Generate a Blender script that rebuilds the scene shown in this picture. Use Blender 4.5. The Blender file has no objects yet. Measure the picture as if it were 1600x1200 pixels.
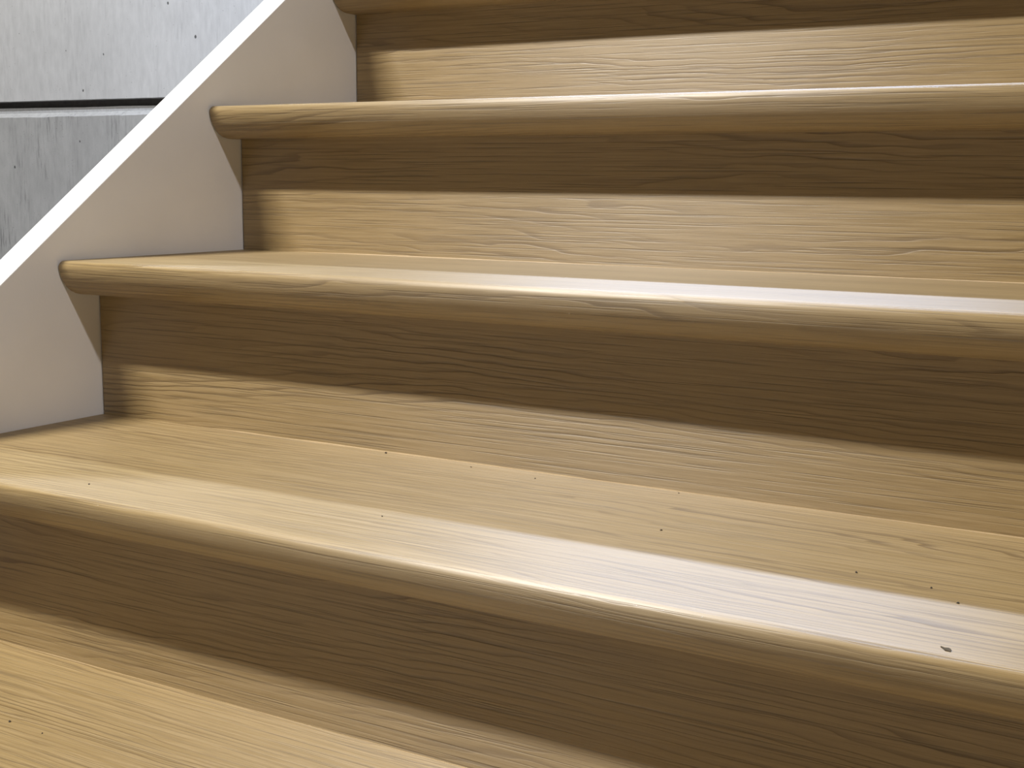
import bpy, bmesh, math, random
from mathutils import Vector, Matrix, noise

C = bpy.context.scene.collection
SC = bpy.context.scene

# ------------------------------------------------------------------ camera
RISE, GOING = 0.185, 0.2505
YAW, PITCH, ROLL = math.radians(30.803), math.radians(8.787), math.radians(0.389)
fw = Vector((-math.sin(YAW) * math.cos(PITCH), math.cos(YAW) * math.cos(PITCH), -math.sin(PITCH)))
rt = Vector((math.cos(YAW), math.sin(YAW), 0))
up = rt.cross(fw)
rt2 = rt * math.cos(ROLL) + up * math.sin(ROLL)
up2 = up * math.cos(ROLL) - rt * math.sin(ROLL)
cam_data = bpy.data.cameras.new('camera')
cam_data.sensor_fit = 'HORIZONTAL'
cam_data.sensor_width = 36.0
cam_data.lens = 2077.38 / 1600 * 36.0
cam_data.clip_start = 0.02
cam = bpy.data.objects.new('camera', cam_data)
C.objects.link(cam)
m = Matrix((rt2, up2, -fw)).transposed().to_4x4()
m.translation = Vector((1.2212, -0.8437, 0.4660))
cam.matrix_world = m
SC.camera = cam

# ------------------------------------------------------------------ exposure, world, lamps
SC.view_settings.view_transform = 'Standard'
SC.view_settings.look = 'None'
SC.view_settings.gamma = 1.0
SC.view_settings.use_curve_mapping = False
SC.view_settings.exposure = 0.0

world = bpy.data.worlds.new('room_light')
SC.world = world
world.use_nodes = True
bg = world.node_tree.nodes['Background']
bg.inputs['Color'].default_value = (1.0, 0.82, 0.70, 1)
bg.inputs['Strength'].default_value = 0.045


def lamp(name, loc, sx, sy, power, color, tilt=0.0):
    d = bpy.data.lights.new(name, 'AREA')
    d.shape = 'RECTANGLE'
    d.size, d.size_y = sx, sy
    d.energy = power
    d.color = color
    o = bpy.data.objects.new(name, d)
    o.location = loc
    o.rotation_euler = (tilt, 0, 0)
    C.objects.link(o)
    return o


lamp('ceiling_lamp_front', (-1.20, -1.57, 3.7), 1.20, 0.15, 345, (1.0, 0.965, 0.91))
lamp('ceiling_lamp_rear', (-0.90, 3.05, 4.0), 2.4, 0.20, 310, (0.60, 0.73, 1.0))
lamp('wall_fill_left', (-5.0, 3.05, 4.0), 2.4, 0.20, 95, (1.0, 0.965, 0.90))  # added fill light, out of view, only to brighten the concrete wall
lamp('ceiling_lamp_right', (5.0, -1.57, 3.7), 1.80, 0.15, 175, (1.0, 0.94, 0.93))


# ------------------------------------------------------------------ helpers
def mat(name):
    m = bpy.data.materials.new(name)
    m.use_nodes = True
    nt = m.node_tree
    nt.nodes.clear()
    out = nt.nodes.new('ShaderNodeOutputMaterial')
    b = nt.nodes.new('ShaderNodeBsdfPrincipled')
    nt.links.new(b.outputs[0], out.inputs[0])
    return m, nt, b


def node(nt, typ, ins=None, **props):
    n = nt.nodes.new(typ)
    for k, v in props.items():
        setattr(n, k, v)
    for k, v in (ins or {}).items():
        s = n.inputs[k]
        if hasattr(v, 'is_output'):
            nt.links.new(v, s)
        else:
            s.default_value = v
    return n


def math_(nt, op, a, b=0.0, c=None):
    ins = {0: a, 1: b}
    if c is not None:
        ins[2] = c
    return node(nt, 'ShaderNodeMath', ins, operation=op).outputs[0]


def maprange(nt, v, a, b, c=0.0, d=1.0, smooth=False):
    n = node(nt, 'ShaderNodeMapRange', {'Value': v, 'From Min': a, 'From Max': b, 'To Min': c, 'To Max': d})
    if smooth:
        n.interpolation_type = 'SMOOTHSTEP'
    return n.outputs[0]


def mix(nt, f, a, b, blend='MIX'):
    n = node(nt, 'ShaderNodeMix', data_type='RGBA', blend_type=blend)
    for idx, v in ((0, f), (6, a), (7, b)):
        if hasattr(v, 'is_output'):
            nt.links.new(v, n.inputs[idx])
        else:
            n.inputs[idx].default_value = v
    return n.outputs[2]


def noise_tex(nt, vec, scale=1.0, detail=2.0, rough=0.5, dist=0.0):
    n = node(nt, 'ShaderNodeTexNoise', {'Vector': vec, 'Scale': scale, 'Detail': detail,
                                        'Roughness': rough, 'Distortion': dist})
    return n.outputs['Fac']


def vscale(nt, vec, s):
    return node(nt, 'ShaderNodeVectorMath', {0: vec, 1: s}, operation='MULTIPLY').outputs[0]


# ------------------------------------------------------------------ materials
def oak_material(name):
    """Oak-print laminate. UV: u runs along the grain (metres), v across it."""
    m, nt, b = mat(name)
    uv = node(nt, 'ShaderNodeUVMap', uv_map='grain').outputs[0]
    sep = node(nt, 'ShaderNodeSeparateXYZ', {0: uv})
    v = sep.outputs[1]
    # slow height field: its contour lines are the growth rings (straight runs with cathedral arches)
    big = noise_tex(nt, vscale(nt, uv, (0.75, 5.0, 1)), 1.0, 1.0, 0.5, 0.1)
    mid = noise_tex(nt, vscale(nt, uv, (7.0, 45.0, 1)), 1.0, 2.0, 0.55, 0.1)
    field = math_(nt, 'ADD', math_(nt, 'MULTIPLY', v, 112.0), math_(nt, 'MULTIPLY', big, 20.0))
    field = math_(nt, 'ADD', field, math_(nt, 'MULTIPLY', mid, 2.4))
    ring = math_(nt, 'FRACT', field)
    line = math_(nt, 'MULTIPLY', maprange(nt, ring, 0.52, 0.90, 0, 1, True), maprange(nt, ring, 0.92, 1.0, 1, 0, True))
    line_on = maprange(nt, noise_tex(nt, vscale(nt, uv, (2.5, 26.0, 1)), 1.0, 2.0), 0.40, 0.66)
    line = math_(nt, 'MULTIPLY', line, line_on)
    # fine fibre streaks and pores
    fibre = noise_tex(nt, vscale(nt, uv, (7.0, 330.0, 1)), 1.0, 4.0, 0.7, 0.1)
    pore = maprange(nt, noise_tex(nt, vscale(nt, uv, (16.0, 700.0, 1)), 1.0, 2.0, 0.6), 0.60, 0.74)
    dash = maprange(nt, noise_tex(nt, vscale(nt, uv, (5.0, 380.0, 1)), 1.0, 2.0, 0.6, 0.1), 0.54, 0.66)
    fleck = maprange(nt, noise_tex(nt, vscale(nt, uv, (45.0, 320.0, 1)), 1.0, 2.0, 0.6), 0.60, 0.80)
    tone = noise_tex(nt, vscale(nt, uv, (0.9, 16.0, 1)), 1.0, 3.0, 0.55)
    col = mix(nt, maprange(nt, tone, 0.3, 0.7), (0.262, 0.178, 0.069, 1), (0.309, 0.216, 0.090, 1))
    col = mix(nt, maprange(nt, fibre, 0.42, 0.62), col, (0.345, 0.245, 0.111, 1))
    col = mix(nt, math_(nt, 'MULTIPLY', line, 0.86), col, (0.150, 0.094, 0.033, 1))
    dash_c = tuple(0.62 * c for c in (0.300, 0.208, 0.090)) + (1,)
    col = mix(nt, math_(nt, 'MULTIPLY', dash, 0.80), col, dash_c)
    col = mix(nt, math_(nt, 'MULTIPLY', pore, 0.40), col, (0.150, 0.094, 0.035, 1))
    col = mix(nt, math_(nt, 'MULTIPLY', fleck, 0.22), col, (0.373, 0.272, 0.132, 1))
    nt.links.new(col, b.inputs['Base Color'])
    r = maprange(nt, fibre, 0.3, 0.7, 0.40, 0.50)
    nt.links.new(r, b.inputs['Roughness'])
    b.inputs['Anisotropic'].default_value = 0.85
    b.inputs['Anisotropic Rotation'].default_value = 0.25
    tan = node(nt, 'ShaderNodeTangent', direction_type='UV_MAP', uv_map='grain')
    nt.links.new(tan.outputs[0], b.inputs['Tangent'])
    b.inputs['Specular IOR Level'].default_value = 1.0
    h = math_(nt, 'SUBTRACT', math_(nt, 'MULTIPLY', fibre, 0.6), math_(nt, 'ADD', math_(nt, 'MULTIPLY', line, 0.8), math_(nt, 'MULTIPLY', dash, 0.7)))
    bump = node(nt, 'ShaderNodeBump', {'Strength': 0.5, 'Distance': 0.0006, 'Height': h})
    nt.links.new(bump.outputs[0], b.inputs['Normal'])
    return m


def paint_material():
    m, nt, b = mat('white_paint')
    tc = node(nt, 'ShaderNodeTexCoord').outputs['Object']
    n = noise_tex(nt, tc, 260.0, 3.0)
    n2 = noise_tex(nt, tc, 9.0, 3.0)
    col = mix(nt, maprange(nt, n2, 0.3, 0.7), (0.77, 0.76, 0.735, 1), (0.81, 0.80, 0.775, 1))
    nt.links.new(col, b.inputs['Base Color'])
    b.inputs['Roughness'].default_value = 0.42
    bump = node(nt, 'ShaderNodeBump', {'Strength': 0.08, 'Distance': 0.001, 'Height': n})
    nt.links.new(bump.outputs[0], b.inputs['Normal'])
    return m


def concrete_material(name, base, dark, streak):
    m, nt, b = mat(name)
    tc = node(nt, 'ShaderNodeTexCoord').outputs['Object']
    cloud = noise_tex(nt, vscale(nt, tc, (1, 1, .7)), 1.6, 3.0, 0.5)
    blot = noise_tex(nt, vscale(nt, tc, (26, 26, 9)), 1.0, 4.0, 0.6, 0.0)
    st = noise_tex(nt, vscale(nt, tc, (70, 70, 8)), 1.0, 4.0, 0.6, 0.0)
    st_on = maprange(nt, noise_tex(nt, vscale(nt, tc, (5, 5, 2.5)), 1.0, 3.0), 0.42, 0.62)
    st2 = math_(nt, 'MULTIPLY', maprange(nt, st, 0.50, 0.66), st_on)
    grit = noise_tex(nt, tc, 300.0, 2.0)
    col = mix(nt, maprange(nt, cloud, 0.3, 0.7), base, dark)
    lum = math_(nt, 'ADD', maprange(nt, blot, 0.25, 0.75, 0.88, 1.08), maprange(nt, grit, 0.2, 0.8, -0.05, 0.05))
    col = mix(nt, 1.0, col, node(nt, 'ShaderNodeCombineXYZ', {0: lum, 1: lum, 2: lum}).outputs[0], 'MULTIPLY')
    col = mix(nt, math_(nt, 'MULTIPLY', st2, streak), col, tuple(0.55 * c for c in dark[:3]) + (1,))
    # blow holes
    vor = node(nt, 'ShaderNodeTexVoronoi', {'Vector': vscale(nt, tc, (1, 0.01, 0.8)), 'Scale': 11.0, 'Randomness': 1.0})
    size = node(nt, 'ShaderNodeSeparateColor', {0: vor.outputs['Color']}).outputs[0]
    rad = maprange(nt, size, 0.35, 1.0, 0.0, 0.085)
    wob = math_(nt, 'MULTIPLY', math_(nt, 'SUBTRACT', noise_tex(nt, tc, 150.0, 2.0), 0.5), 0.05)
    hole = maprange(nt, math_(nt, 'SUBTRACT', math_(nt, 'ADD', vor.outputs['Distance'], wob), rad), -0.008, 0.008, 1, 0)
    vor2 = node(nt, 'ShaderNodeTexVoronoi', {'Vector': vscale(nt, tc, (1, 0.01, 1)), 'Scale': 34.0, 'Randomness': 1.0})
    size2 = node(nt, 'ShaderNodeSeparateColor', {0: vor2.outputs['Color']}).outputs[1]
    hole2 = math_(nt, 'MULTIPLY', maprange(nt, size2, 0.80, 0.84), maprange(nt, vor2.outputs['Distance'], 0.05, 0.09, 0.6, 0))
    hole = math_(nt, 'MAXIMUM', hole, hole2)
    col = mix(nt, math_(nt, 'MULTIPLY', hole, 0.85), col, (0.05, 0.05, 0.048, 1))
    nt.links.new(col, b.inputs['Base Color'])
    b.inputs['Roughness'].default_value = 0.85
    b.inputs['Specular IOR Level'].default_value = 0.25
    h = math_(nt, 'SUBTRACT', math_(nt, 'ADD', math_(nt, 'MULTIPLY', blot, 0.5), math_(nt, 'MULTIPLY', grit, 0.25)),
              math_(nt, 'ADD', math_(nt, 'MULTIPLY', hole, 2.0), math_(nt, 'MULTIPLY', st2, 0.5)))
    bump = node(nt, 'ShaderNodeBump', {'Strength': 0.30, 'Distance': 0.002, 'Height': h})
    nt.links.new(bump.outputs[0], b.inputs['Normal'])
    return m


def plain_material(name, color, rough, spec=0.4, var=0.1, scale=40.0):
    m, nt, b = mat(name)
    tc = node(nt, 'ShaderNodeTexCoord').outputs['Object']
    n = noise_tex(nt, tc, scale, 3.0)
    lo = tuple(c * (1 - var) for c in color) + (1,)
    hi = tuple(c * (1 + var) for c in color) + (1,)
    nt.links.new(mix(nt, n, lo, hi), b.inputs['Base Color'])
    b.inputs['Roughness'].default_value = rough
    b.inputs['Specular IOR Level'].default_value = spec
    return m


OAK = oak_material('oak_laminate')
PAINT = paint_material()
CONC_UP = concrete_material('pale_concrete', (0.62, 0.615, 0.595, 1), (0.56, 0.556, 0.538, 1), 0.25)
CONC_LOW = concrete_material('streaked_concrete', (0.46, 0.456, 0.435, 1), (0.39, 0.386, 0.37, 1), 0.85)
MORTAR = plain_material('mortar', (0.44, 0.44, 0.43), 0.9, 0.2, 0.25, 60)
SHADOWGAP = plain_material('dark_joint', (0.17, 0.16, 0.15), 0.9, 0.2, 0.3, 30)
SEAL = plain_material('beige_sealant', (0.42, 0.31, 0.17), 0.45, 0.5, 0.12, 90)
SCREED = plain_material('grey_floor', (0.30, 0.29, 0.28), 0.7, 0.3, 0.12, 12)
GRIT = plain_material('dark_grit', (0.055, 0.045, 0.035), 0.7, 0.3, 0.4, 900)
FLAKE = plain_material('grey_flake', (0.085, 0.07, 0.05), 0.9, 0.1, 0.35, 500)


def link(name, me, material, parent=None):
    o = bpy.data.objects.new(name, me)
    me.materials.append(material)
    C.objects.link(o)
    if parent is not None:
        o.parent = parent
    return o


def from_bm(name, bm, material, parent=None, smooth=False):
    bmesh.ops.recalc_face_normals(bm, faces=bm.faces)
    me = bpy.data.meshes.new(name)
    bm.to_mesh(me)
    bm.free()
    for p in me.polygons:
        p.use_smooth = smooth
    return link(name, me, material, parent)


def extrude_profile(name, prof, x0, x1, y0, z0, material, parent, seed, nx=1, sharp=35.0, wobble=None, end=0.0):
    """Extrude a closed (y, z) profile along x; u follows x and v the profile's arc length (metres).
    end: small rounding of the left end."""
    n = len(prof)
    arc = [0.0]
    for i in range(n):
        a, b = prof[i], prof[(i + 1) % n]
        arc.append(arc[-1] + math.hypot(b[0] - a[0], b[1] - a[1]))
    xs = [x0 + (x1 - x0) * i / nx for i in range(nx + 1)]
    verts, faces, uvs = [], [], []
    for i, x in enumerate(xs):
        for j, (y, z) in enumerate(prof):
            dy, dz = wobble(x, j) if wobble else (0, 0)
            verts.append((x, y0 + y + dy, z0 + z + dz))
    for i in range(nx):
        for j in range(n):
            k = (j + 1) % n
            faces.append((i * n + j, i * n + k, (i + 1) * n + k, (i + 1) * n + j))
            uvs.append(((xs[i], arc[j]), (xs[i], arc[j + 1]), (xs[i + 1], arc[j + 1]), (xs[i + 1], arc[j])))
    faces.append(tuple(range(n))[::-1])
    uvs.append(tuple((x0 + prof[j][1], prof[j][0]) for j in range(n))[::-1])
    faces.append(tuple(nx * n + j for j in range(n)))
    uvs.append(tuple((x1 + prof[j][1], prof[j][0]) for j in range(n)))
    me = bpy.data.meshes.new(name)
    me.from_pydata(verts, [], faces)
    lay = me.uv_layers.new(name='grain')
    li = 0
    for fu in uvs:
        for (u, v) in fu:
            lay.data[li].uv = (u + seed * 7.31, v + seed * 3.17)
            li += 1
    me.validate()
    # flip so normals point outwards
    bm = bmesh.new()
    bm.from_mesh(me)
    bmesh.ops.recalc_face_normals(bm, faces=bm.faces)
    for f in bm.faces:
        f.smooth = True
    for e in bm.edges:
        if e.is_manifold and e.calc_face_angle(0) > math.radians(sharp):
            e.smooth = False
    bm.to_mesh(me)
    bm.free()
    return link(name, me, material, parent)


# ------------------------------------------------------------------ setting: back wall and floor
def struct(o):
    o['kind'] = 'structure'
    return o


WALL_Y = 4.2
wall = bpy.data.objects.new('wall_back', None)
wall.location = (-1.0, WALL_Y, -0.37)
C.objects.link(wall)
struct(wall)


def panel(name, z_pts_bottom, z_pts_top, material, depth=0.14, chamfer=0.0, seed=0, amp=0.0015, proud=0.0):
    """A precast wall panel: front face at WALL_Y, ragged long edges, optional top chamfer."""
    x0, x1, nx = -11.0, 6.0, 340
    bm = bmesh.new()
    rows = []
    for i in range(nx + 1):
        x = x0 + (x1 - x0) * i / nx
        r1 = noise.noise((x * 3.1, seed, 0)) * amp * 1.6 + noise.noise((x * 14, seed, 4)) * amp
        r2 = noise.noise((x * 4.7, seed, 8)) * amp * 1.6 + noise.noise((x * 17, seed, 14)) * amp
        zb, zt = z_pts_bottom(x) + (r1 if seed else 0), z_pts_top(x)
        prof = [(0.0, zb), (depth, zb)]
        if chamfer:
            c = chamfer * (1 + 0.18 * noise.noise((x * 5, 3, seed)))
            prof += [(depth, zt), (0.0205, zt + r1 * 0.5), (0.0, zt - c + r2)]
        else:
            prof += [(depth, zt), (0.0, zt)]
        rows.append([bm.verts.new((x + 1.0, y, z + 0.37)) for y, z in [(y if y > 0.02 else y - proud, z) for y, z in prof]])
    n = len(rows[0])
    for a, b_ in zip(rows, rows[1:]):
        for j in range(n):
            k = (j + 1) % n
            bm.faces.new((a[j], a[k], b_[k], b_[j]))
    bm.faces.new(rows[0])
    bm.faces.new(rows[-1][::-1])
    return from_bm(name, bm, material, wall)


def lin(x, xa, za, xb, zb):
    return za + (zb - za) * (x - xa) / (xb - xa)


edge_top = lambda x: lin(x, -5.127, 0.8701, -3.867, 0.8647)          # lower edge of the upper panel
ledge_top = lambda x: lin(x, -5.127, 0.8339, -3.938, 0.8249)         # top of the mortar strip
low_top = lambda x: lin(x, -5.127, 0.8071, -3.974, 0.8053)           # top of the lower panel's chamfer

panel('concrete_panel', edge_top, lambda x: 4.2, CONC_UP, seed=3, amp=0.0013)
panel('concrete_panel', lambda x: -0.37, low_top, CONC_LOW, chamfer=0.027, seed=7, amp=0.002, proud=0.022)


def strip(name, lo, hi, y0, material, seed, amp):
    x0, x1, nx = -11.0, 6.0, 248
    bm = bmesh.new()
    rows = []
    for i in range(nx + 1):
        x = x0 + (x1 - x0) * i / nx
        a = noise.noise((x * 2.3, seed, 1)) * amp * 2 + noise.noise((x * 11, seed, 2)) * amp
        prof = [(y0, lo(x)), (0.14, lo(x)), (0.14, hi(x) + a), (y0 + 0.004, hi(x) + a)]
        rows.append([bm.verts.new((x + 1.0, y, z + 0.37)) for y, z in prof])
    for a, b_ in zip(rows, rows[1:]):
        for j in range(4):
            k = (j + 1) % 4
            bm.faces.new((a[j], a[k], b_[k], b_[j]))
    bm.faces.new(rows[0])
    bm.faces.new(rows[-1][::-1])
    return from_bm(name, bm, material, wall)


strip('mortar_bed', lambda x: low_top(x) - 0.001, ledge_top, 0.0175, MORTAR, 5, 0.0016)
strip('joint_backing', lambda x: low_top(x), lambda x: edge_top(x) + 0.012, 0.085, SHADOWGAP, 0, 0.0)

bm = bmesh.new()
bmesh.ops.create_cube(bm, size=1.0, matrix=Matrix.Translation((-2.5, -0.4, -0.42)) @ Matrix.Diagonal((17.0, 9.3, 0.10, 1)))
struct(from_bm('floor', bm, SCREED))

# ------------------------------------------------------------------ the staircase
stair = bpy.data.objects.new('staircase', None)
stair.location = (0, 0, -0.37)
C.objects.link(stair)
stair['label'] = 'straight staircase with oak laminate treads and risers and one white side stringer'
stair['category'] = 'staircase'
stair_inv = Vector((0, 0, 0.37))

WIDTH = 2.4
# nose profile (y from the riser face, z from the tread's top), back edge first, around the nose
nose_pts = [(-0.0470, 0.0), (-0.0508, -0.0001), (-0.0535, -0.0006), (-0.0558, -0.0018), (-0.0575, -0.0036),
            (-0.0584, -0.0060), (-0.0580, -0.0100), (-0.0570, -0.0145), (-0.0553, -0.0195), (-0.0525, -0.0248),
            (-0.0482, -0.0302), (-0.0425, -0.0348), (-0.0360, -0.0380), (-0.0295, -0.0397), (-0.0230, -0.0404)]
THICK = 0.0405


def tread_profile(depth):
    return [(depth, 0.0), (depth * 0.5, 0.0)] + nose_pts + [(-0.012, -THICK), (depth, -THICK)]


FIRST, LAST = -1, 6
for k in range(FIRST, LAST + 1):
    prof = tread_profile(GOING + 0.011)

    def wob(x, j, k=k):
        if 2 <= j <= 16:
            return (0.0007 * noise.noise((x * 3.0, k * 5.1, 0)), 0.0)
        return (0, 0)
    extrude_profile('tread', prof, 0.0024, WIDTH, (k - 1) * GOING, k * RISE + 0.37, OAK, stair, k + 3, nx=48, wobble=wob)

for k in range(FIRST - 1, LAST):
    z0, z1 = k * RISE, (k + 1) * RISE - THICK
    prof = [(0.0, z1 - z0), (0.0, 0.0), (0.011, 0.0), (0.011, z1 - z0)]
    r = extrude_profile('riser', prof, 0.0022, WIDTH, k * GOING, z0 + 0.37, OAK, stair, k + 21.4, nx=1)
    # bead of sealant along the foot of the riser, thin and uneven
    bm = bmesh.new()
    rows = []
    nx = 160
    for i in range(nx + 1):
        x = 0.012 + (WIDTH - 0.02) * i / nx
        s = max(0.00005, 0.0008 + 0.0012 * noise.noise((x * 2.6, k * 3.7, 0.5)) + 0.0004 * noise.noise((x * 16, k, 9)))
        s *= min(1.0, max(0.0, (x - 0.06) / 0.15))
        s = max(s, 0.00004)
        rows.append([bm.verts.new((x, k * GOING + dy, z0 + 0.37 + dz)) for dy, dz in
                     ((0.0005, -0.0002), (-s, -0.0002), (-0.62 * s, 0.62 * s), (0.0005, s * 1.1))])
    for a, b_ in zip(rows, rows[1:]):
        for j in range(4):
            q = (j + 1) % 4
            bm.faces.new((a[j], a[q], b_[q], b_[j]))
    bm.faces.new(rows[0])
    bm.faces.new(rows[-1][::-1])
    sb = from_bm('sealant_bead', bm, SEAL, r)
    sb['label'] = 'thin pale bead of sealant along the foot of the riser'

# stringer: a closed board on the left, its sloping top edge above the treads
SLOPE = RISE / GOING
SW, SC0 = 0.0407, 0.2634
bm = bmesh.new()
ya, yb = -0.66, 1.62
pts = [(ya, -0.37), (ya, SC0 + SLOPE * ya), (yb, SC0 + SLOPE * yb), (yb, SC0 + SLOPE * yb - 0.46), (-0.10, -0.37)]
va = [bm.verts.new((0.0, y, z + 0.37)) for y, z in pts]
vb = [bm.verts.new((-SW, y, z + 0.37)) for y, z in pts]
bm.faces.new(va)
bm.faces.new(vb[::-1])
for i in range(len(pts)):
    j = (i + 1) % len(pts)
    bm.faces.new((va[i], va[j], vb[j], vb[i]))
bmesh.ops.recalc_face_normals(bm, faces=bm.faces)
bmesh.ops.bevel(bm, geom=list(bm.edges), offset=0.0012, segments=2, affect='EDGES', profile=0.5)
st = from_bm('stringer', bm, PAINT, stair, smooth=False)
st['label'] = 'white painted closed stringer with a straight sloping top edge'


# ------------------------------------------------------------------ crumbs on the treads
def crumb(name, x, y, z, sx, sy, sz, rz, material, label, seed, group=None, cat='grit'):
    rnd = random.Random(seed)
    bm = bmesh.new()
    bmesh.ops.create_icosphere(bm, subdivisions=1, radius=1.0)
    for v in bm.verts:
        v.co *= 0.75 + 0.45 * rnd.random()
        v.co.x *= sx
        v.co.y *= sy
        v.co.z = max(-0.6, v.co.z) * sz
    lo = min(v.co.z for v in bm.verts)
    for v in bm.verts:
        v.co.z -= lo
    o = from_bm(name, bm, material)
    o.location = (x, y, z)
    o.rotation_euler = (0, 0, rz)
    o['label'] = label
    o['category'] = cat
    if group:
        o['group'] = group
    return o


# the flake on the nose of the wide tread: a bent scale with a pointed tail
bm = bmesh.new()
outline = [(-0.0062, 0.0026), (-0.0030, 0.0034), (0.0012, 0.0030), (0.0042, 0.0012), (0.0058, -0.0032), (0.0008, -0.0036), (-0.0018, -0.0010), (-0.0044, 0.0012)]
lo_ = [bm.verts.new((x, y, 0.0)) for x, y in outline]
hi_ = [bm.verts.new((x * 0.95, y * 0.92, 0.0010 + 0.0005 * math.sin(x * 600))) for x, y in outline]
bm.faces.new(lo_[::-1])
bm.faces.new(hi_)
for i in range(len(outline)):
    j = (i + 1) % len(outline)
    bm.faces.new((lo_[i], lo_[j], hi_[j], hi_[i]))
fl = from_bm('debris_flake', bm, FLAKE)
fl.location = (1.0524, -0.0438, RISE)
fl.rotation_euler = (0, 0, math.radians(-12))
fl.scale = (0.72, 0.72, 0.72)
fl['label'] = 'small dark grey flake of dirt near the front edge of the widest pale-striped tread'
fl['category'] = 'debris'

G = 'specks of grit on the treads'
Z1 = RISE
specks = [
    (0.4217, 0.2440, Z1, 0.0018, 'dark grit speck touching the foot of the riser, left of the tread centre'),
    (0.2754, -0.0164, Z1, 0.0012, 'dark grit speck near the white stringer, just behind the nosing'),
    (0.7900, 0.1171, Z1, 0.0013, 'dark grit speck in the middle of the tread above the pale stripe'),
    (0.9591, 0.0855, Z1, 0.0014, 'elongated dark grit speck right of the tread middle, above the pale stripe'),
    (0.5725, 0.0330, Z1, 0.0010, 'tiny grit speck at the back edge of the pale stripe, towards its left end'),
    (0.5316, 0.2354, Z1, 0.0009, 'tiny grit speck near the riser foot, second one from the left'),
    (0.6101, 0.2253, Z1, 0.0010, 'tiny grit speck near the riser foot, third one from the left'),
    (0.7494, 0.2440, Z1, 0.0010, 'tiny grit speck near the riser foot, rightmost along that joint'),
    (1.0145, 0.0770, Z1, 0.0012, 'grit speck far right on the tread, upper of a pair'),
    (1.0383, 0.0519, Z1, 0.0014, 'grit speck far right on the tread, on the back edge of the pale stripe'),
    (0.2938, -0.1300, 0.0, 0.0016, 'dark grit speck on the lowest visible tread at the left edge'),
    (0.3370, -0.1316, 0.0, 0.0010, 'fainter grit speck on the lowest visible tread, beside the larger dark one'),
]
for i, (x, y, z, s, lab) in enumerate(specks):
    crumb('grit_speck', x, y, z, s * 0.85, s * 0.7, s * 0.6, i * 0.7, GRIT, lab, i, G)
